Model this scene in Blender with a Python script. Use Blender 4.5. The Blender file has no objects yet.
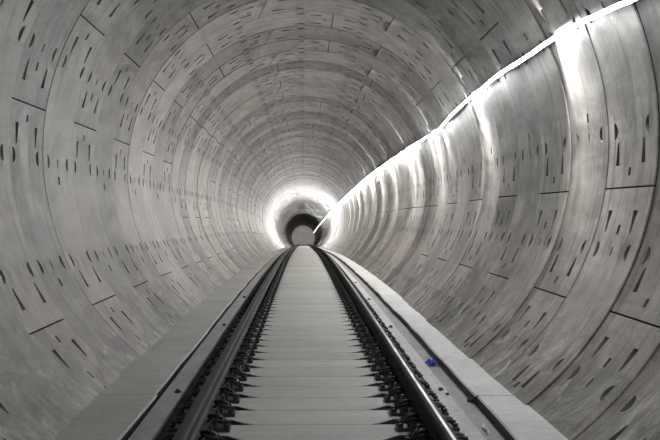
import bpy, bmesh, math, random
from mathutils import Vector, Matrix
from mathutils.geometry import delaunay_2d_cdt

random.seed(7)
SC = bpy.context.scene
COL = SC.collection
PI = math.pi

# ------------------------------------------------------------------ measures
R = 2.70            # inner radius of the lining
W = 1.50            # ring width
CZ = 1.84           # ring centre above the rail tops
PITCH = 0.598       # sleeper spacing
Y_MAX = 286.0

# tunnel centreline: level near the camera, then a summit curve going down
def _slope(y):
    if y < 10: return 0.0
    if y < 60: return 0.024 * (y - 10) / 50.0
    return 0.024 + (min(y, 300) - 60) * 3.7e-5
_D = [0.0]
for _i in range(0, 3800):
    _D.append(_D[-1] + _slope(_i * 0.1 + 0.05) * 0.1)
def drop(y):
    if y <= 0: return 0.0
    k = min(int(y * 10), len(_D) - 2); f = y * 10 - k
    return _D[k] * (1 - f) + _D[k + 1] * f
def bend(y):
    return 0.0
def P(x, y, z):
    """point of the tunnel frame (x from the axis, y along, z above the rail tops)"""
    return Vector((x + bend(y), y, z - drop(y)))

def stations(a, b):
    out = [a]
    while out[-1] < b:
        y = out[-1]
        out.append(min(b, y + (1.5 if y < 60 else 4.0)))
    return out

# ------------------------------------------------------------------ object helpers
def link(name, bm, mats, parent=None, smooth=False):
    me = bpy.data.meshes.new(name)
    bmesh.ops.recalc_face_normals(bm, faces=bm.faces[:])
    if smooth:
        for f in bm.faces: f.smooth = True
    bm.to_mesh(me); bm.free()
    for m in (mats if isinstance(mats, (list, tuple)) else [mats]):
        me.materials.append(m)
    o = bpy.data.objects.new(name, me); COL.objects.link(o)
    if parent: o.parent = parent
    return o
def tag(o, label, cat, group=None):
    o['label'] = label; o['category'] = cat
    if group: o['group'] = group
    return o
def struct(o, label=None, cat=None):
    o['kind'] = 'structure'
    if label: o['label'] = label
    if cat: o['category'] = cat
    return o
def empty(name, loc):
    o = bpy.data.objects.new(name, None); COL.objects.link(o); o.location = loc
    o.empty_display_size = 0.1
    return o

def box(bm, x0, x1, y0, y1, z0, z1, bev=0.0, mat=0):
    vs = [bm.verts.new((x, y, z)) for z in (z0, z1) for y in (y0, y1) for x in (x0, x1)]
    q = [(0, 2, 3, 1), (4, 5, 7, 6), (0, 1, 5, 4), (2, 6, 7, 3), (0, 4, 6, 2), (1, 3, 7, 5)]
    fs = [bm.faces.new([vs[i] for i in f]) for f in q]
    for f in fs: f.material_index = mat
    if bev:
        es = list({e for f in fs for e in f.edges})
        bmesh.ops.bevel(bm, geom=es, offset=bev, segments=2, affect='EDGES', profile=0.5)

def prism(bm, pts, z0, z1, mat=0):
    lo = [bm.verts.new((x, y, z0)) for x, y in pts]; hi = [bm.verts.new((x, y, z1)) for x, y in pts]
    n = len(pts)
    fs = [bm.faces.new(hi), bm.faces.new(lo[::-1])]
    for i in range(n):
        fs.append(bm.faces.new((lo[i], lo[(i + 1) % n], hi[(i + 1) % n], hi[i])))
    for f in fs: f.material_index = mat
    return fs

def tube(bm, pts, rad, n=8, mat=0, cap=True):
    rings = []
    for i, p in enumerate(pts):
        p = Vector(p)
        t = (Vector(pts[min(i + 1, len(pts) - 1)]) - Vector(pts[max(i - 1, 0)])).normalized()
        up = Vector((0, 0, 1)) if abs(t.z) < 0.9 else Vector((1, 0, 0))
        a = t.cross(up).normalized(); b = a.cross(t)
        r = rad(i) if callable(rad) else rad
        rings.append([bm.verts.new(p + a * (r * math.cos(2 * PI * k / n)) + b * (r * math.sin(2 * PI * k / n))) for k in range(n)])
    for i in range(len(rings) - 1):
        for k in range(n):
            f = bm.faces.new((rings[i][k], rings[i][(k + 1) % n], rings[i + 1][(k + 1) % n], rings[i + 1][k]))
            f.material_index = mat; f.smooth = True
    if cap:
        for rg in (rings[0][::-1], rings[-1]):
            f = bm.faces.new(rg); f.material_index = mat

def sweep(bm, prof, ys, closed=True, mat=0, jitter=None, uvl=None):
    """sweep an x-z profile along the tunnel"""
    rows = []
    for y in ys:
        rows.append([bm.verts.new(P(x + (jitter(y, j)[0] if jitter else 0), y, z + (jitter(y, j)[1] if jitter else 0)))
                     for j, (x, z) in enumerate(prof)])
    n = len(prof)
    for i in range(len(rows) - 1):
        for k in range(n if closed else n - 1):
            f = bm.faces.new((rows[i][k], rows[i][(k + 1) % n], rows[i + 1][(k + 1) % n], rows[i + 1][k]))
            f.material_index = mat if not isinstance(mat, (list, tuple)) else mat[k]
    if closed:
        bm.faces.new(rows[0][::-1]); bm.faces.new(rows[-1])

# ------------------------------------------------------------------ materials
def nt(name):
    m = bpy.data.materials.new(name); m.use_nodes = True
    t = m.node_tree; t.nodes.clear()
    out = t.nodes.new('ShaderNodeOutputMaterial'); b = t.nodes.new('ShaderNodeBsdfPrincipled')
    t.links.new(b.outputs[0], out.inputs[0])
    return m, t, b
class G:
    """tiny node-graph helper"""
    def __init__(s, t): s.t = t
    def n(s, kind, **kw):
        nd = s.t.nodes.new(kind)
        for k, v in kw.items(): setattr(nd, k, v)
        return nd
    def set(s, sock, v):
        if hasattr(v, 'links') or isinstance(v, bpy.types.NodeSocket): s.t.links.new(v, sock)
        else: sock.default_value = v
    def math(s, op, a, b=0.0, clamp=False):
        nd = s.n('ShaderNodeMath', operation=op); nd.use_clamp = clamp
        s.set(nd.inputs[0], a); s.set(nd.inputs[1], b); return nd.outputs[0]
    def noise(s, vec, scale, detail=4, rough=0.55, dist=0.0):
        nd = s.n('ShaderNodeTexNoise'); s.set(nd.inputs['Vector'], vec)
        nd.inputs['Scale'].default_value = scale; nd.inputs['Detail'].default_value = detail
        nd.inputs['Roughness'].default_value = rough; nd.inputs['Distortion'].default_value = dist
        return nd.outputs[0]
    def ramp(s, v, a, b, lo=0.0, hi=1.0):
        nd = s.n('ShaderNodeMapRange'); nd.clamp = True
        s.set(nd.inputs[0], v); s.set(nd.inputs[1], a); s.set(nd.inputs[2], b); s.set(nd.inputs[3], lo); s.set(nd.inputs[4], hi)
        return nd.outputs[0]
    def mix(s, f, a, b):
        nd = s.n('ShaderNodeMix', data_type='RGBA')
        s.set(nd.inputs[0], f)
        for sock, v in ((nd.inputs[6], a), (nd.inputs[7], b)):
            s.set(sock, v if not isinstance(v, tuple) else (*v, 1.0) if len(v) == 3 else v)
        return nd.outputs[2]
    def mul(s, col, val):
        nd = s.n('ShaderNodeVectorMath', operation='SCALE'); s.set(nd.inputs[0], col); s.set(nd.inputs['Scale'], val); return nd.outputs[0]
    def vmap(s, vec, scale, loc=None):
        nd = s.n('ShaderNodeVectorMath', operation='MULTIPLY'); s.set(nd.inputs[0], vec); nd.inputs[1].default_value = scale
        o = nd.outputs[0]
        if loc is not None:
            c = s.n('ShaderNodeVectorMath', operation='ADD'); s.t.links.new(o, c.inputs[0]); s.set(c.inputs[1], loc); o = c.outputs[0]
        return o
    def bump(s, h, strength, dist):
        nd = s.n('ShaderNodeBump'); nd.inputs['Strength'].default_value = strength; nd.inputs['Distance'].default_value = dist
        s.set(nd.inputs['Height'], h); return nd.outputs[0]

def lining_material(name):
    m, t, b = nt(name); g = G(t)
    uv = g.n('ShaderNodeUVMap').outputs[0]
    oi = g.n('ShaderNodeObjectInfo').outputs['Random']
    tc = g.n('ShaderNodeTexCoord').outputs['Object']
    sep = g.n('ShaderNodeSeparateXYZ'); t.links.new(tc, sep.inputs[0])
    zz = sep.outputs[2]
    seg = g.n('ShaderNodeAttribute', attribute_name='seg').outputs['Fac']
    off = g.n('ShaderNodeCombineXYZ'); g.set(off.inputs[0], g.math('MULTIPLY', oi, 57.0)); g.set(off.inputs[1], g.math('MULTIPLY', oi, 31.0))
    off = off.outputs[0]
    streak = g.noise(g.vmap(uv, (0.7, 2.0, 1), off), 1.2, 6, 0.65)
    fine = g.noise(g.vmap(uv, (3.0, 9.0, 1), off), 2.0, 4, 0.65)
    cloud = g.noise(g.vmap(uv, (2.0, 0.55, 1), off), 1.2, 7, 0.7, 0.6)
    rnd = g.math('FRACT', g.math('ADD', g.math('MULTIPLY', seg, 7.31), g.math('MULTIPLY', oi, 13.7)))
    tone = g.ramp(zz, 0.6, -1.4)
    v = g.math('ADD', g.ramp(streak, 0.38, 0.62, -0.24, 0.22), g.ramp(cloud, 0.38, 0.62, -0.40, 0.30))
    v = g.math('ADD', v, g.ramp(fine, 0.35, 0.65, -0.13, 0.13))
    v = g.math('ADD', v, g.ramp(rnd, 0, 1, -0.28, 0.30))
    v = g.math('ADD', v, g.ramp(oi, 0, 1, -0.38, 0.38))
    v = g.math('ADD', v, 1.0)
    tint = g.mix(g.noise(g.vmap(uv, (1, 1, 1), off), 0.45, 3), (0.255, 0.238, 0.212), (0.245, 0.248, 0.252))
    tint = g.mix(g.math('MULTIPLY', tone, 0.7), tint, (0.272, 0.246, 0.222))
    col = g.mul(tint, v)
    # grout and mud splashed on the lowest part of the wall
    low = g.ramp(zz, -1.05, -1.95, 0.0, 1.0)
    spl = g.noise(g.vmap(uv, (1.6, 1.5, 1), off), 1.7, 7, 0.72, 1.0)
    light = g.math('MULTIPLY', g.ramp(spl, 0.55, 0.62), low)
    dark = g.math('MULTIPLY', g.ramp(spl, 0.48, 0.40), low)
    col = g.mix(g.math('MULTIPLY', light, 0.9), col, (0.58, 0.56, 0.52))
    col = g.mix(g.math('MULTIPLY', dark, 0.55), col, (0.10, 0.092, 0.08))
    # run-down stains all around
    st = g.noise(g.vmap(uv, (0.9, 7.0, 1), off), 1.1, 3, 0.5)
    col = g.mix(g.ramp(st, 0.54, 0.68, 0.0, 0.6), col, (0.11, 0.105, 0.095))
    sepuv = g.n('ShaderNodeSeparateXYZ'); t.links.new(uv, sepuv.inputs[0])
    band = g.math('ABSOLUTE', g.math('SUBTRACT', g.math('FRACT', g.math('ADD', g.math('DIVIDE', sepuv.outputs[0], R * math.radians(22.5)), 0.41)), 0.5))
    sc = g.noise(g.vmap(uv, (1.6, 3.0, 1), off), 1.7, 5, 0.65, 0.5)
    scuff = g.math('MULTIPLY', g.ramp(band, 0.24, 0.05), g.ramp(sc, 0.50, 0.64))
    col = g.mix(g.math('MULTIPLY', scuff, 0.85), col, (0.10, 0.098, 0.092))
    t.links.new(col, b.inputs['Base Color'])
    t.links.new(g.ramp(streak, 0.3, 0.7, 0.36, 0.55), b.inputs['Roughness'])
    b.inputs['Specular IOR Level'].default_value = 0.5
    h = g.math('ADD', g.math('MULTIPLY', fine, 0.35), g.math('MULTIPLY', streak, 0.9))
    h = g.math('ADD', h, g.math('MULTIPLY', g.math('MULTIPLY', spl, low), 2.5))
    t.links.new(g.bump(h, 0.35, 0.02), b.inputs['Normal'])
    return m

def concrete(name, c0, c1, scale=1.0, stretch=(1, 1, 1), rough=0.75, bump=0.3, dirt=0.3, rnd=0.1):
    m, t, b = nt(name); g = G(t)
    tc = g.n('ShaderNodeTexCoord').outputs['Object']
    oi = g.n('ShaderNodeObjectInfo').outputs['Random']
    off = g.n('ShaderNodeCombineXYZ'); g.set(off.inputs[0], g.math('MULTIPLY', oi, 43.0)); g.set(off.inputs[1], g.math('MULTIPLY', oi, 71.0))
    vec = g.vmap(tc, stretch, off.outputs[0])
    a = g.noise(vec, 1.3 * scale, 5, 0.6); f = g.noise(vec, 14 * scale, 4, 0.65); d = g.noise(vec, 3.1 * scale, 5, 0.7, 0.5)
    col = g.mix(g.ramp(a, 0.3, 0.7), c0, c1)
    col = g.mul(col, g.math('ADD', g.ramp(f, 0.25, 0.75, 0.86, 1.12), g.ramp(oi, 0, 1, -rnd, rnd)))
    col = g.mix(g.ramp(d, 0.58, 0.76, 0.0, dirt), col, (0.07, 0.066, 0.06))
    t.links.new(col, b.inputs['Base Color'])
    b.inputs['Roughness'].default_value = rough
    t.links.new(g.bump(g.math('ADD', f, g.math('MULTIPLY', d, 1.5)), bump, 0.012), b.inputs['Normal'])
    return m

def metal(name, col, rough, metallic=1.0, scale=30, amp=0.35):
    m, t, b = nt(name); g = G(t)
    tc = g.n('ShaderNodeTexCoord').outputs['Object']
    f = g.noise(tc, scale, 4, 0.6)
    t.links.new(g.mul(g.mix(0.0, col, col), g.ramp(f, 0.25, 0.75, 1 - amp, 1 + amp)), b.inputs['Base Color'])
    t.links.new(g.ramp(f, 0.3, 0.7, rough - 0.08, rough + 0.08), b.inputs['Roughness'])
    b.inputs['Metallic'].default_value = metallic
    return m

def plain(name, col, rough=0.6, scale=20):
    return metal(name, col, rough, 0.0, scale, 0.15)

def emit(name, col, s):
    m = bpy.data.materials.new(name); m.use_nodes = True
    t = m.node_tree; t.nodes.clear()
    out = t.nodes.new('ShaderNodeOutputMaterial'); e = t.nodes.new('ShaderNodeEmission')
    e.inputs[0].default_value = (*col, 1); e.inputs[1].default_value = s
    t.links.new(e.outputs[0], out.inputs[0])
    return m

M_LIN = lining_material('lining_concrete')
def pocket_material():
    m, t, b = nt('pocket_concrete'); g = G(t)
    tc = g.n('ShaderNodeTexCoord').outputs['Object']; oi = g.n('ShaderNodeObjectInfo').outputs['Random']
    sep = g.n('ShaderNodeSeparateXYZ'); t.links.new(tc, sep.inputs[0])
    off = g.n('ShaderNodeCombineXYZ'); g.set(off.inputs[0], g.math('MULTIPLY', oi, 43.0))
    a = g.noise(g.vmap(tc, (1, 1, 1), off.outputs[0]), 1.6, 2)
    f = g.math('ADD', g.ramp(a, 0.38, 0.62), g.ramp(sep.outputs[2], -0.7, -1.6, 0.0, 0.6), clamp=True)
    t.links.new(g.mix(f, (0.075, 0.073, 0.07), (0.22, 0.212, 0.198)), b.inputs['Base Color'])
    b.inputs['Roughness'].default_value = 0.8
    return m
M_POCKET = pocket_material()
M_GASKET = plain('joint_gasket', (0.012, 0.012, 0.012), 0.8)
M_SLEEPER = concrete('sleeper_concrete', (0.56, 0.56, 0.525), (0.68, 0.68, 0.65), 1.2, (1.0, 3.0, 1.0), 0.65, 0.25, 0.2, 0.09)
M_BED = concrete('bed_concrete', (0.05, 0.048, 0.045), (0.09, 0.085, 0.08), 2, dirt=0.5)  # bed colour darkened for the shade in the sleeper gaps
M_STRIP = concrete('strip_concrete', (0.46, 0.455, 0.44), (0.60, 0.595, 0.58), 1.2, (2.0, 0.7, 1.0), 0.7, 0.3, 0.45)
M_STRIP_R = concrete('lit_strip_concrete', (0.62, 0.62, 0.625), (0.80, 0.80, 0.81), 1.2, (2.0, 0.7, 1.0), 0.7, 0.3, 0.45)  # copy of the strip concrete, light of the rope side in its colour
M_BENCH_R = concrete('lit_bench_concrete', (0.66, 0.66, 0.64), (0.80, 0.80, 0.78), 0.8, (1.0, 0.8, 1.0), 0.7, 0.3, 0.28)  # bench concrete lightened in colour for the rope-lit side
M_GUTTER = concrete('gutter_concrete', (0.30, 0.29, 0.275), (0.46, 0.445, 0.425), 1.5, (2.0, 0.6, 1.0), 0.7, 0.4, 0.6)
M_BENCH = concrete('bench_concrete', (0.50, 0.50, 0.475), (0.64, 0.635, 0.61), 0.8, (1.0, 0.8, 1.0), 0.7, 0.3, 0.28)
M_SHADE = concrete('shade_dark_concrete', (0.035, 0.034, 0.032), (0.06, 0.058, 0.055), 2, dirt=0.4)  # dark colour stands in for shade on walkway faces, slot and gaps
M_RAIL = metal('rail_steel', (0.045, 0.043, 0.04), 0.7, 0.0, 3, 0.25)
M_RAIL_SHADE = metal('rail_steel_shade', (0.022, 0.021, 0.02), 0.75, 0.0, 3, 0.25)  # darker copy of the rail steel, shade of the right rail painted in
M_GLINT = metal('rail_top_glint', (0.30, 0.30, 0.29), 0.33, 1.0, 1.5, 0.15)  # bright colour for a painted glint along the rail top
M_CLIP = metal('fastener_steel', (0.016, 0.0155, 0.015), 0.45, 0.2, 25, 0.4)
M_BOLT = metal('bolt_steel', (0.12, 0.115, 0.11), 0.4, 0.8, 25, 0.3)
M_END = concrete('backdrop', (0.30, 0.29, 0.285), (0.38, 0.37, 0.365), 0.5)
M_BLUE = plain('blue_plastic', (0.02, 0.06, 0.50), 0.4)
M_STONE = concrete('dark_stone', (0.05, 0.05, 0.05), (0.10, 0.10, 0.095), 6, dirt=0.3)
M_WHITE = plain('white_plastic', (0.75, 0.75, 0.72), 0.4)
M_ROPE = emit('rope_glow', (1.0, 0.975, 0.94), 105.0)
M_ROPE_NEAR = emit('rope_glow_near', (0.93, 0.97, 1.0), 50.0)
M_ROPE_MID = emit('rope_glow_mid', (0.97, 0.98, 1.0), 85.0)
M_ROPE_FAR = emit('rope_glow_far', (1.0, 0.97, 0.93), 9.0)

# ------------------------------------------------------------------ lining rings
# radial joints in degrees at the near and the far ring edge; the second kind of ring is the first turned by half a circle
JOINTS = [(60.5, 61.2), (102.2, 106.8), (149, 149), (215.5, 215.5), (260.5, 260.5), (307, 307), (351.3, 351.3)]

def D_pocket(sc, vc, side):
    """half-moon bolt pocket, flat edge towards the ring joint (side -1: joint at smaller v)"""
    pts = []
    for k in range(9):
        a = -PI / 2 + PI * k / 8
        pts.append((sc + 0.074 * math.sin(a), vc + side * 0.11 * math.cos(a)))
    return pts, [0.045] * len(pts), 0.72

def wedge_pocket(s0, sgn, vc):
    """tapered slot beside a radial joint, wide end towards the joint"""
    w0, w1, L = 0.062, 0.022, 0.20
    pts = [(s0, vc - w0), (s0, vc + w0), (s0 + sgn * L, vc + w1), (s0 + sgn * L, vc - w1)]
    if sgn > 0: pts = pts[::-1]
    dep = [0.055 if abs(p[0] - s0) < 1e-6 else 0.006 for p in pts]
    return pts, dep, 0.9

def rect_pocket(sc, vc, hs, hv, d=0.04):
    return [(sc - hs, vc - hv), (sc + hs, vc - hv), (sc + hs, vc + hv), (sc - hs, vc + hv)], [d] * 4, 0.85

def inside(p, poly):
    x, y = p; c = False; n = len(poly)
    for i in range(n):
        x1, y1 = poly[i]; x2, y2 = poly[i - 1]
        if (y1 > y) != (y2 > y) and x < (x2 - x1) * (y - y1) / (y2 - y1) + x1: c = not c
    return c

def ring_mesh(name, rot, detail=True):
    bm = bmesh.new()
    uvl = bm.loops.layers.uv.new('UVMap')
    segl = bm.faces.layers.float.new('seg')
    D2R = PI / 180
    def pos(s, v, dep=0.0):
        th = s / R; r = R + dep
        return (r * math.cos(th), v, r * math.sin(th))
    js = sorted([((a + rot), (b + rot)) for a, b in JOINTS])
    g = 0.0075        # half gap of a radial joint
    e = 0.0035        # half gap of a ring joint
    n = len(js)
    for i in range(n):
        a0, b0 = js[i]; a1, b1 = js[(i + 1) % n]
        if i == n - 1: a1 += 360; b1 += 360
        S = [a0 * D2R * R + g, a1 * D2R * R - g, b0 * D2R * R + g, b1 * D2R * R - g]   # near lo/hi, far lo/hi
        segval = (i * 0.137 + 0.05) % 1.0
        nd = max(6, int((S[1] - S[0]) / 0.13))
        corners = [(S[0], e), (S[1], e), (S[3], W - e), (S[2], W - e)]
        verts = []; edges = []
        def addloop(pts):
            base = len(verts); verts.extend(pts)
            for k in range(len(pts)): edges.append((base + k, base + (k + 1) % len(pts)))
        outline = []
        for k in range(nd): outline.append((S[0] + (S[1] - S[0]) * k / nd, e))
        for k in range(4): f = k / 4; outline.append((S[1] + (S[3] - S[1]) * f, e + (W - 2 * e) * f))
        for k in range(nd): outline.append((S[3] + (S[2] - S[3]) * k / nd, W - e))
        for k in range(4): f = k / 4; outline.append((S[2] + (S[0] - S[2]) * f, W - e - (W - 2 * e) * f))
        addloop(outline)
        pockets = []
        if detail:
            lo = max(S[0], S[2]); hi = min(S[1], S[3])
            for k in range(-16, 48):
                sc = (2 + 22.5 * k) * D2R * R
                low = 222 < (2 + 22.5 * k) % 360 < 312          # filled with grout beside the walkways
                if lo + 0.1 < sc < hi - 0.1 and not low:
                    pockets.append(D_pocket(sc, 0.21, 1)); pockets.append(D_pocket(sc, W - 0.21, -1))
            for vf in (0.36, 1.16):
                lo_v = S[0] + (S[2] - S[0]) * vf / W; hi_v = S[1] + (S[3] - S[1]) * vf / W
                for s0, sg in ((lo_v + 0.19, 1), (hi_v - 0.19, -1)):
                    pk = wedge_pocket(s0, sg, vf)
                    # keep clear of the half moons
                    mid = s0 + sg * 0.1
                    near = min(abs(mid - (2 + 22.5 * k) * D2R * R) for k in range(-16, 48))
                    if near < 0.19:
                        pk = wedge_pocket(s0 - sg * 0.05, sg, 0.55 if vf < 0.7 else 0.97)
                    pockets.append(pk)
            pockets.append(rect_pocket((lo + 0.13), 0.75, 0.035, 0.035))
            ms = None
            for k in range(-16, 48):
                sc = (2 + 22.5 * k) * D2R * R
                if lo + 0.5 < sc < hi - 0.5 and (ms is None or abs(sc - (lo + hi) / 2) < abs(ms - (lo + hi) / 2)): ms = sc
            if ms is not None:
                pockets.append(rect_pocket(ms, 0.74, 0.04, 0.02, 0.02)); pockets.append(rect_pocket(ms + 0.19, 0.74, 0.042, 0.035, 0.03))
            for poly, _, _ in pockets: addloop(poly)
        for k in range(1, nd):
            for j in range(1, 4):
                f = j / 4
                p = (S[0] + (S[1] - S[0]) * k / nd * (1 - f) + 0, 0)
                s = (S[0] * (1 - f) + S[2] * f) + ((S[1] - S[0]) * (1 - f) + (S[3] - S[2]) * f) * k / nd
                v = e + (W - 2 * e) * f
                if not any(inside((s, v), q[0]) or min((s - x) ** 2 + (v - y) ** 2 for x, y in q[0]) < 0.0016 for q in pockets):
                    verts.append((s, v))
        res = delaunay_2d_cdt([Vector(p) for p in verts], edges, [], 0, 1e-6)
        ov, of = res[0], res[2]
        bv = [bm.verts.new(pos(p[0], p[1])) for p in ov]
        for f in of:
            c = ((ov[f[0]][0] + ov[f[1]][0] + ov[f[2]][0]) / 3, (ov[f[0]][1] + ov[f[1]][1] + ov[f[2]][1]) / 3)
            if not inside(c, outline): continue
            if any(inside(c, q[0]) for q in pockets): continue
            try: fc = bm.faces.new([bv[k] for k in f])
            except ValueError: continue
            fc.smooth = True; fc[segl] = segval
            for lp, k in zip(fc.loops, f): lp[uvl].uv = (ov[k][0], ov[k][1])
            fc.normal_update()
            cc = fc.calc_center_median()
            if fc.normal.x * cc.x + fc.normal.z * cc.z > 0: fc.normal_flip()
        # joint faces
        side = [bm.verts.new(pos(*p)) for p in outline]; mid = [bm.verts.new(pos(p[0], p[1], 0.014)) for p in outline]
        back = [bm.verts.new(pos(p[0], p[1], 0.07)) for p in outline]
        for k in range(len(outline)):
            k2 = (k + 1) % len(outline)
            fc = bm.faces.new((side[k], side[k2], mid[k2], mid[k])); fc.material_index = 0; fc[segl] = segval
            for lp, q in zip(fc.loops, (k, k2, k2, k)): lp[uvl].uv = outline[q]
            fc = bm.faces.new((mid[k], mid[k2], back[k2], back[k])); fc.material_index = 2
        # pockets
        for poly, dep, sc in pockets:
            cx = sum(p[0] for p in poly) / len(poly); cy = sum(p[1] for p in poly) / len(poly)
            top = [bm.verts.new(pos(*p)) for p in poly]
            bot = [bm.verts.new(pos(cx + (p[0] - cx) * sc, cy + (p[1] - cy) * sc, d)) for p, d in zip(poly, dep)]
            for k in range(len(poly)):
                k2 = (k + 1) % len(poly)
                fc = bm.faces.new((top[k], top[k2], bot[k2], bot[k])); fc.material_index = 1
            fc = bm.faces.new(bot); fc.material_index = 1
    # ground behind the joints
    N = 48
    a = [bm.verts.new(pos(2 * PI * R * k / N, 0, 0.07)) for k in range(N)]
    b = [bm.verts.new(pos(2 * PI * R * k / N, W, 0.07)) for k in range(N)]
    for k in range(N):
        fc = bm.faces.new((a[k], a[(k + 1) % N], b[(k + 1) % N], b[k])); fc.material_index = 2
    bm.normal_update()
    me = bpy.data.meshes.new(name); bm.to_mesh(me); bm.free()
    for m in (M_LIN, M_POCKET, M_GASKET): me.materials.append(m)
    return me

RING0 = 10.98 - 10 * W          # a ring joint falls 10.98 m in front of the camera
mesh_a = ring_mesh('lining_ring', 0); mesh_b = ring_mesh('lining_ring_turned', 180)
mesh_c = ring_mesh('lining_ring_c', 22.5); mesh_d = ring_mesh('lining_ring_d', 202.5)
mesh_far = [ring_mesh('lining_ring_far', 0, False), ring_mesh('lining_ring_far_turned', 180, False)]
rr = random.Random(31)
k = 0
y = RING0
RING_AT = {}
while y < Y_MAX:
    kind = 0 if k % 2 == 1 else 1          # ring between 9.48 and 10.98 (k = 9) is of the first kind
    if y > 75: me = mesh_far[kind]
    elif y > 25 and kind == 1 and rr.random() < 0.6: me = mesh_d
    elif y > 34 and kind == 0 and rr.random() < 0.4: me = mesh_c
    else: me = (mesh_a, mesh_b)[kind]
    o = bpy.data.objects.new('wall_ring', me); COL.objects.link(o)
    c = P(0, y, CZ); d2 = P(0, y + W, CZ) - c
    lip = rr.uniform(-0.0010, 0.0010)
    if k % 4 == 2: lip += 0.0012
    if k % 4 == 3: lip -= 0.0012
    # rings creep a few millimetres against each other, so their edges stand proud on the right and overhead
    ox = 0.017 * (9 - k) if 6 <= k <= 10 else 0.051 if k < 6 else -0.020 + min(0.04, 0.001 * (k - 12))
    oz = 0.010 if k < 13 else 0.010 - 0.007 * (k - 13) if k < 19 else -0.032 + min(0.05, 0.003 * (k - 19))
    RING_AT[k] = (ox, oz, lip)
    o.location = c + Vector((ox + rr.uniform(-0.003, 0.003), 0, oz + rr.uniform(-0.003, 0.003)))
    yaw = math.atan2(-d2.x, d2.y); pitch = math.atan2(d2.z, math.hypot(d2.x, d2.y))
    o.rotation_mode = 'XYZ'
    o.rotation_euler = (pitch + rr.uniform(-0.0012, 0.0012), 0, yaw + rr.uniform(-0.0012, 0.0012))
    o.scale = (1 + lip, d2.length / W, 1 + lip)
    struct(o, 'precast concrete lining ring of the tunnel wall', 'tunnel wall')
    o['group'] = 'lining rings of the tunnel'
    k += 1; y += W

# ------------------------------------------------------------------ floor
ys = stations(-3.9, 286.5)
def wall_x(z): return math.sqrt(max(0.0, (R + 0.012) ** 2 - (CZ - z) ** 2))
BZ_L, BZ_R = -0.234, -0.274
# invert bed under the sleepers, with the slab strips either side of the rails
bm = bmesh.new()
sweep(bm, [(-1.035, -0.262), (0.955, -0.262), (0.955, -0.5), (-1.035, -0.5)], ys)  # left edge widened: dark channel stands in for the rail's shadow
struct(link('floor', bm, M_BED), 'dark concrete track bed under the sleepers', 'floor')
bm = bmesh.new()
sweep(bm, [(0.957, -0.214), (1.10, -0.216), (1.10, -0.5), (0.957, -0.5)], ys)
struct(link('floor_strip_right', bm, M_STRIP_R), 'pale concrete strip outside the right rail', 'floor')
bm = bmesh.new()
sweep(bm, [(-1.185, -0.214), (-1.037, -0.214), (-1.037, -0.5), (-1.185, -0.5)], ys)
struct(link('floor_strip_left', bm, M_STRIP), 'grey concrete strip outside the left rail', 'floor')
bm = bmesh.new()
sweep(bm, [(1.102, -0.354), (1.345, -0.348), (1.345, -0.5), (1.102, -0.5)], ys)
struct(link('floor_gutter', bm, M_GUTTER), 'shallow dirty gutter beside the right walkway', 'gutter')
bm = bmesh.new()
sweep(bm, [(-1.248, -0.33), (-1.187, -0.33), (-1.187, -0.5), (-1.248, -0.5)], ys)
struct(link('floor_slot', bm, M_SHADE), 'narrow dark drainage slot beside the left walkway', 'gutter')  # shade of the recess is put into the slot colour

def bench(name, side, z, x_in, joint_step, first, label):
    """low concrete walkway cast in lengths against the wall; the joints between lengths are open grooves"""
    bm = bmesh.new(); rj = random.Random(5 if side > 0 else 9)
    y = first
    while y < 286:
        y1 = min(y + joint_step, 286.4)
        n = max(2, int((y1 - y) / 1.0)) if y < 70 else 3
        yy = [y + 0.01 + (y1 - y - 0.02) * i / n for i in range(n + 1)]
        rows = []
        w = wall_x(z)
        for q in yy:
            j = rj.uniform(-0.012, 0.012); jz = rj.uniform(-0.003, 0.003)
            prof = [(x_in + j, -0.5), (x_in + j, z - 0.012 + jz), (x_in + j + 0.012, z + jz), (w, z + jz), (wall_x(-0.5), -0.5)]
            rows.append([bm.verts.new(P(side * x, q, zz)) for x, zz in prof])
        for a, b in zip(rows, rows[1:]):
            for i in range(5):
                f = bm.faces.new((a[i], a[(i + 1) % 5], b[(i + 1) % 5], b[i])); f.material_index = 1 if i == 0 else 0  # inner face painted dark for its shade
        for r_ in (rows[0], rows[-1]):
            f = bm.faces.new(r_); f.material_index = 1
        y = y1
    return struct(link(name, bm, [M_BENCH_R if side > 0 else M_BENCH, M_SHADE]), label, 'walkway')
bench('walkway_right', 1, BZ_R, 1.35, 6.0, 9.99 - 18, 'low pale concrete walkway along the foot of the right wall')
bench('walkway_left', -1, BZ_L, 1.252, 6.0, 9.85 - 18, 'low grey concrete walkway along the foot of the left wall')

# ------------------------------------------------------------------ rails
RAIL = [(-0.075, -0.172), (-0.075, -0.160), (-0.025, -0.145), (-0.0085, -0.125), (-0.0085, -0.055), (-0.034, -0.040),
        (-0.0365, -0.034), (-0.0365, -0.012), (-0.030, -0.003), (-0.018, 0.0), (-0.008, 0.0), (0.010, 0.0), (0.018, 0.0), (0.030, -0.003),
        (0.0365, -0.012), (0.0365, -0.034), (0.034, -0.040), (0.0085, -0.055), (0.0085, -0.125), (0.025, -0.145), (0.075, -0.160), (0.075, -0.172)]
for sx, lab in ((-1, 'left running rail with a dull grey side facing the lamp and a dark shadow behind'),
                (1, 'right running rail with a dark shaded side and a thin bright glint on top')):
    bm = bmesh.new()
    xc = sx * (0.7175 + 0.0365)
    prof = [(xc + a, b) for a, b in RAIL]
    mats = [0] * len(prof)
    if sx > 0: mats[10] = 1  # narrow glint strip painted on the right rail only
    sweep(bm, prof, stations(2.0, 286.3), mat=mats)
    tag(link('steel_rail', bm, [M_RAIL if sx < 0 else M_RAIL_SHADE, M_GLINT]), lab, 'rail')

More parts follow.
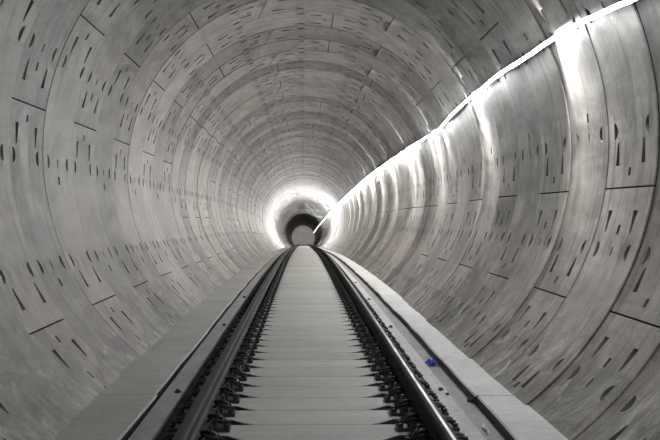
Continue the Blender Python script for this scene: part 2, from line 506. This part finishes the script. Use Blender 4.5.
# ------------------------------------------------------------------ sleepers with their fasteners
SL_TOP = -0.204
def sleeper_bm(bm):
    g = PITCH / 2 - 0.006
    pts = [(-0.94, -g + 0.21), (-0.56, -g + 0.20), (-0.48, -g + 0.075), (-0.40, -g), (0.38, -g), (0.46, -g + 0.075), (0.55, -g + 0.20), (0.94, -g + 0.21),
           (0.94, g), (-0.94, g)]
    fs = prism(bm, pts, SL_TOP - 0.055, SL_TOP)
    for q in range(2, 11): fs[q].material_index = 3     # shade down the gaps painted as a dark colour
    es = [e for e in fs[0].edges]
    bmesh.ops.bevel(bm, geom=es, offset=0.005, segments=1, affect='EDGES')
def clip_bm(bm, sx, inner, m0=0, m1=1):
    """one side of a rail seat: ribbed base plate, shoulder, spring clip pressed on the rail foot, bolt with nut"""
    xr = 0.754
    d = -1 if inner else 1
    def X(a): return sx * (xr + d * a)              # a: distance from the rail axis
    cy = 0.10
    def bx(a0, a1, y0, y1, z0, z1, bev=0.004, mat=m0):
        x0, x1 = sorted((X(a0), X(a1))); box(bm, x0, x1, y0, y1, z0, z1, bev, mat)
    bx(0.0, 0.205, cy - 0.09, cy + 0.09, SL_TOP, SL_TOP + 0.024)            # base plate
    bx(0.085, 0.12, cy - 0.085, cy + 0.085, SL_TOP + 0.02, SL_TOP + 0.062)  # shoulder rib
    # spring clip: a looped bar from the rail foot over the shoulder and back
    z0 = SL_TOP + 0.066; hz = 1.0 if inner else 0.35
    pts = [(0.055, -0.062, z0), (0.085, -0.078, z0 + 0.022), (0.135, -0.076, z0 + 0.012), (0.165, -0.045, z0 - 0.005), (0.15, -0.018, z0 + 0.016),
           (0.10, -0.014, z0 + 0.035), (0.062, 0.0, z0 + 0.03), (0.10, 0.014, z0 + 0.035), (0.15, 0.018, z0 + 0.016), (0.165, 0.045, z0 - 0.005),
           (0.135, 0.076, z0 + 0.012), (0.085, 0.078, z0 + 0.022), (0.055, 0.062, z0)]
    tube(bm, [(X(a), cy + b, z0 + (c - z0) * hz) for a, b, c in pts], 0.0105, 6, m0)
    # bolt, washer and nut
    def cyl(a, yo, r, za, zb, n, mat):
        pl = [(X(a) + r * math.cos(2 * PI * q / n), cy + yo + r * math.sin(2 * PI * q / n)) for q in range(n)]
        prism(bm, pl, za, zb, mat)
    cyl(0.118, 0.0, 0.030, SL_TOP + 0.055, SL_TOP + (0.088 if inner else 0.075), 10, m0)
    if inner:
        cyl(0.118, 0.0, 0.019, SL_TOP + 0.088, SL_TOP + 0.108, 6, m1)
        cyl(0.118, 0.0, 0.011, SL_TOP + 0.108, SL_TOP + 0.140, 8, m1)
    cyl(0.180, 0.055, 0.017, SL_TOP + 0.024, SL_TOP + 0.05, 6, m0)
    cyl(0.180, -0.055, 0.017, SL_TOP + 0.024, SL_TOP + 0.05, 6, m0)
def pad_bm(bm, sx):
    x0, x1 = sorted((sx * (0.754 - 0.078), sx * (0.754 + 0.078)))
    box(bm, x0, x1, 0.03, 0.17, SL_TOP + 0.0245, -0.1745, 0.0)

Y_LINE = 8.255 - 3 * PITCH
LAB_S = 'pale concrete sleeper with dark bolted fastenings, in the row under both rails'
first = None; first_far = None
for i in range(298):
    yc = Y_LINE + PITCH * i + PITCH / 2
    if i < 112:
        if first is None:
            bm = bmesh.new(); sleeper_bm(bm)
            o = link('railway_sleeper', bm, [M_SLEEPER, M_CLIP, M_BOLT, M_SHADE]); first = o
            for sx in (-1, 1):
                for inn in (True, False):
                    b2 = bmesh.new(); clip_bm(b2, sx, inn)
                    link('rail_fastening', b2, [M_CLIP, M_BOLT], o)
                b2 = bmesh.new(); pad_bm(b2, sx)
                link('rail_pad', b2, M_CLIP, o)
        else:
            o = first.copy(); COL.objects.link(o)
            for ch in first.children:
                c2 = ch.copy(); COL.objects.link(c2); c2.parent = o
    else:
        if first_far is None:
            bm = bmesh.new(); sleeper_bm(bm)
            for sx in (-1, 1):
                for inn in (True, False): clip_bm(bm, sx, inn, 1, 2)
            o = link('railway_sleeper', bm, [M_SLEEPER, M_CLIP, M_BOLT, M_SHADE]); first_far = o
        else:
            o = first_far.copy(); COL.objects.link(o)
    o.location = P(0, yc, 0)
    o.rotation_euler = (-math.atan(_slope(yc)), 0, 0)
    tag(o, LAB_S, 'sleeper', 'sleepers under the rails')

# ------------------------------------------------------------------ rope light on the right wall
PTS_DZ = [(0, 0.09), (8.6, 0.09), (9.4, 0.075), (10.4, 0.0), (11.4, -0.03), (12.6, -0.02), (14.4, -0.05), (17.6, -0.01), (20, 0.05), (22.7, 0.17), (26, 0.13), (31, 0.12), (44, 0.08), (70, 0.05), (300, 0.0)]
def rope_dz(y):
    for (a, u), (b, v) in zip(PTS_DZ, PTS_DZ[1:]):
        if a <= y <= b: return u + (v - u) * (y - a) / (b - a)
    return 0.0
HOOKS = [12.48 + 6.0 * j for j in range(-2, 60)] 
def rope_point(y):
    ph = ((y - 12.48) % 3.0) / 3.0
    sag = 4 * ph * (1 - ph)                       # 0 at a hook, 1 half way
    amp = 1.0 if y < 80 else 0.3
    rad = R - 0.095 - 0.045 * sag * amp
    a = math.radians(24.0)
    x = rad * math.cos(a); z = CZ + rad * math.sin(a) - rope_dz(y) - 0.025 * (sag - 0.5) * amp
    # stay inside the lining
    rr_ = math.hypot(x, z - CZ); lim = R - 0.095 - 0.045 * sag * amp
    x *= lim / rr_; z = CZ + (z - CZ) * lim / rr_
    return P(x, y, z)
def rope(a, b, m, parent, name, rad, aim=(-0.5, 0, -0.866)):
    ys_ = [a]
    while ys_[-1] < b: ys_.append(min(b, ys_[-1] + (0.25 if ys_[-1] < 40 else 0.75 if ys_[-1] < 90 else 2.0)))
    bm = bmesh.new(); tube(bm, [rope_point(q) for q in ys_], rad, 12)
    bm.normal_update()
    for f in bm.faces:                            # the tube shines downwards only; its back is a white plastic channel
        c = f.calc_center_median(); ax = rope_point(c.y)
        d = c - ax; d.y = 0
        if d.length > 1e-6 and d.normalized().dot(Vector(aim)) < -0.05: f.material_index = 1
    return link(name, bm, [m, M_WHITE], parent)
root = empty('rope_light', rope_point(7.0))
tag(root, 'glowing white rope light strung along the upper right wall of the tunnel', 'rope light')
def reloc(o):
    o.location = -root.location
    return o
reloc(rope(6.5, 15.4, M_ROPE_NEAR, root, 'lit_tube', 0.019, (-0.88, 0, -0.47)))
reloc(rope(15.4, 27, M_ROPE_MID, root, 'lit_tube', 0.017, (-0.88, 0, -0.47)))
reloc(rope(27, 130, M_ROPE, root, 'lit_tube', 0.017))
for j in range(0, 22):                               # short brackets that hold the rope off the wall
    y_ = 9.48 + 0.75 + 3.0 * j
    p = rope_point(y_); c = Vector((0, 0, CZ - drop(y_))); n = Vector((p.x, 0, p.z - c.z)).normalized()
    ox, oz, lip = RING_AT[int((y_ - RING0) / W)]
    cr = c + Vector((ox, 0, oz))
    n = Vector((p.x - cr.x, 0, p.z - cr.z)).normalized()
    b2 = bmesh.new(); tube(b2, [p + n * 0.014, Vector((cr.x, y_, cr.z)) + n * (R * (1 + lip) - 0.012)], 0.006, 6)
    reloc(link('wall_bracket', b2, M_WHITE, root))
o = reloc(rope(130, 284.5, M_ROPE_FAR, root, 'lit_tube', 0.02)); o['label'] = 'dimmer far end of the tube'

# ------------------------------------------------------------------ small things on the floor
def lump(name, loc, size, m, seed, label, cat, group=None, flat=0.6):
    bm = bmesh.new(); bmesh.ops.create_icosphere(bm, subdivisions=2, radius=0.5)
    r_ = random.Random(seed)
    for v in bm.verts:
        v.co *= r_.uniform(0.72, 1.15); v.co.x *= size[0]; v.co.y *= size[1]; v.co.z *= size[2]
    zmin = min(v.co.z for v in bm.verts)
    for v in bm.verts: v.co.z -= zmin
    o = link(name, bm, m); o.location = P(*loc); o.rotation_euler = (0, 0, r_.uniform(0, 3))
    return tag(o, label, cat, group)
# crumpled blue plastic
bm = bmesh.new(); r_ = random.Random(3)
N = 7
grid = [[bm.verts.new(((i / (N - 1) - 0.5) * 0.125, (j / (N - 1) - 0.5) * 0.16, 0.006 + 0.10 * r_.random() * (1 - abs(i - 3) / 5) * (1 - abs(j - 3) / 5))) for j in range(N)] for i in range(N)]
for i in range(N - 1):
    for j in range(N - 1): bm.faces.new((grid[i][j], grid[i + 1][j], grid[i + 1][j + 1], grid[i][j + 1]))
o = link('plastic_scrap', bm, M_BLUE); o.location = P(1.245, 12.5, -0.350); o.rotation_euler = (0, 0, 0.4)
s_ = o.modifiers.new('thick', 'SOLIDIFY'); s_.thickness = 0.004; s_.offset = 1
tag(o, 'crumpled blue plastic scrap lying in the gutter by the right walkway', 'litter')
lump('stone', (1.045, 9.85, -0.215), (0.045, 0.05, 0.03), M_STONE, 1, 'larger dark stone on the pale strip just past the right rail near the camera', 'stone')
lump('stone', (1.072, 9.62, -0.216), (0.028, 0.035, 0.02), M_STONE, 2, 'small dark stone in front of the larger one on the strip by the right rail', 'stone')
lump('stone', (1.33, 10.1, -0.349), (0.04, 0.10, 0.04), M_STONE, 4, 'dark lump against the edge of the right walkway below its joint', 'stone')
bm = bmesh.new(); tube(bm, [(0, 0, 0.012), (0.02, 0.12, 0.016), (0.0, 0.24, 0.012), (0.03, 0.36, 0.014)], 0.009, 6)
o = link('plastic_strip', bm, M_WHITE); o.location = P(1.24, 8.62, -0.351); tag(o, 'thin white plastic strip lying in the right gutter at the front', 'litter')
# anchor stubs left standing in the slab strips
def anchor(x, y, z, label, group):
    bm = bmesh.new()
    prism(bm, [(0.03 * math.cos(q * PI / 3), 0.04 * math.sin(q * PI / 3)) for q in range(6)], 0, 0.012)
    prism(bm, [(0.014 * math.cos(q * PI / 4), 0.014 * math.sin(q * PI / 4)) for q in range(8)], 0.012, 0.026)
    o = link('anchor_bolt', bm, M_CLIP); o.location = P(x, y, z)
    tag(o, label, 'anchor bolt', group)
for y_, w in ((9.8, 'first'), (15.6, 'second'), (20.9, 'third')):
    anchor(-1.075, y_, -0.214, 'dark anchor bolt on the left concrete strip, %s from the camera' % w, 'anchor bolts beside the track')
for y_, w in ((15.3, 'first'), (20.3, 'second'), (25.5, 'third')):
    anchor(1.03, y_, -0.215, 'dark anchor bolt on the right concrete strip, %s from the camera' % w, 'anchor bolts beside the track')

# ------------------------------------------------------------------ added lights
def lamp(name, kind, loc, energy, size=0.1, col=(1, 0.975, 0.94)):
    d = bpy.data.lights.new(name, kind); d.energy = energy; d.color = col
    o = bpy.data.objects.new(name, d); COL.objects.link(o); o.location = loc
    if kind == 'POINT': d.shadow_soft_size = size
    return o
# added bodiless spots that throw streaks of light down and up the wall
for j in range(0, 11):
    y_ = 12.15 + 6.0 * j
    p = rope_point(y_)
    ang = math.atan2(p.z + drop(y_) - CZ, p.x)
    n = Vector((math.cos(ang), 0, math.sin(ang)))
    tdir = Vector((math.sin(ang), 0, -math.cos(ang)))
    for sg, en in ((1, 330.0), (-1, 60.0)):
        o = lamp('streak_spot', 'SPOT', p + n * (0.045 if sg > 0 else 0.015) + tdir * (-0.05 if sg > 0 else -0.03), en, col=(1, 0.985, 0.96))
        o.data.spot_size = math.radians(130 if sg > 0 else 46); o.data.spot_blend = 1.0; o.data.shadow_soft_size = 0.015
        dirv = (tdir * sg + n * (0.12 if sg > 0 else 0.02) + Vector((0, -0.55 if sg > 0 else 0.05, 0))).normalized()
        o.rotation_euler = dirv.to_track_quat('-Z', 'Y').to_euler()
# weaker added spots for more wall streaks further on
for j in range(0, 14):
    y_ = 22.0 + 3.0 * j
    if j % 2 == 0: y_ += 0.6
    p = rope_point(y_); n = Vector((p.x, 0, p.z + drop(y_) - CZ)).normalized(); tdir = Vector((n.z, 0, -n.x))
    o = lamp('streak_spot', 'SPOT', p + n * 0.04 - tdir * 0.08, 120.0, col=(1, 0.985, 0.96))
    o.data.spot_size = math.radians(100); o.data.spot_blend = 1.0; o.data.shadow_soft_size = 0.015
    o.rotation_euler = (tdir + n * 0.10 + Vector((0, -0.4, 0))).to_track_quat('-Z', 'Y').to_euler()
# added mid-air point lights that brighten the far rings
for y_, e_ in ((99, 10), (104, 50), (110, 115), (116, 140), (122, 130), (127, 70), (141, 30), (154, 40), (167, 60), (179, 60)):
    lamp('ring_fill', 'POINT', P(0.35, y_, CZ + 0.45), e_, 0.08)
bm = bmesh.new()
rows = []
for j in range(1, 7):
    rows.append([bm.verts.new((2.75 * j / 6 * math.cos(2 * PI * q / 40), 0, 2.75 * j / 6 * math.sin(2 * PI * q / 40))) for q in range(40)])
cv = bm.verts.new((0, 0, 0))
for q in range(40):
    bm.faces.new((cv, rows[0][q], rows[0][(q + 1) % 40]))
    for j in range(5): bm.faces.new((rows[j][q], rows[j + 1][q], rows[j + 1][(q + 1) % 40], rows[j][(q + 1) % 40]))
o = link('end_backdrop', bm, M_END); o.location = P(0, 286.7, CZ)  # made-up disc in place of the tunnel going on
struct(o, 'pale grey bulkhead standing in for the tunnel beyond the far end', 'wall')
o = lamp('end_fill', 'SPOT', P(-0.9, 276, CZ + 2.1), 1900, 0.2, (1, 0.97, 0.95))  # added spot that brightens the far disc
o.data.spot_size = math.radians(75); o.data.spot_blend = 1.0; o.data.shadow_soft_size = 0.2
o.rotation_euler = Vector((0.05, 1, -0.22)).to_track_quat('-Z', 'Y').to_euler()
# unseen fill light added behind the camera
o = lamp('camera_fill', 'AREA', (1.4, -3.2, 3.0), 95, col=(1, 0.97, 0.93)); o.data.size = 1.6
o.rotation_euler = Vector((0, 1, 0.1)).to_track_quat('-Z', 'Y').to_euler()

w = bpy.data.worlds.new('World'); SC.world = w; w.use_nodes = True
w.node_tree.nodes['Background'].inputs[0].default_value = (0.5, 0.5, 0.5, 1)
w.node_tree.nodes['Background'].inputs[1].default_value = 0.05

# ------------------------------------------------------------------ camera
F = 1220.0
cam = bpy.data.cameras.new('camera'); cam.sensor_width = 36; cam.lens = F / 660 * 36; cam.clip_start = 0.05; cam.clip_end = 1000
co = bpy.data.objects.new('camera', cam); COL.objects.link(co)
co.location = (-0.07, 0, 1.246)
yaw = math.atan2(330 - 303, F); pit = math.atan2(220 - 210.5, F)
fw = Vector((math.sin(yaw), math.cos(yaw), -math.tan(pit))).normalized()
co.rotation_euler = fw.to_track_quat('-Z', 'Y').to_euler()
SC.camera = co
SC.view_settings.view_transform = 'Standard'
SC.view_settings.look = 'None'
SC.view_settings.exposure = 0.33
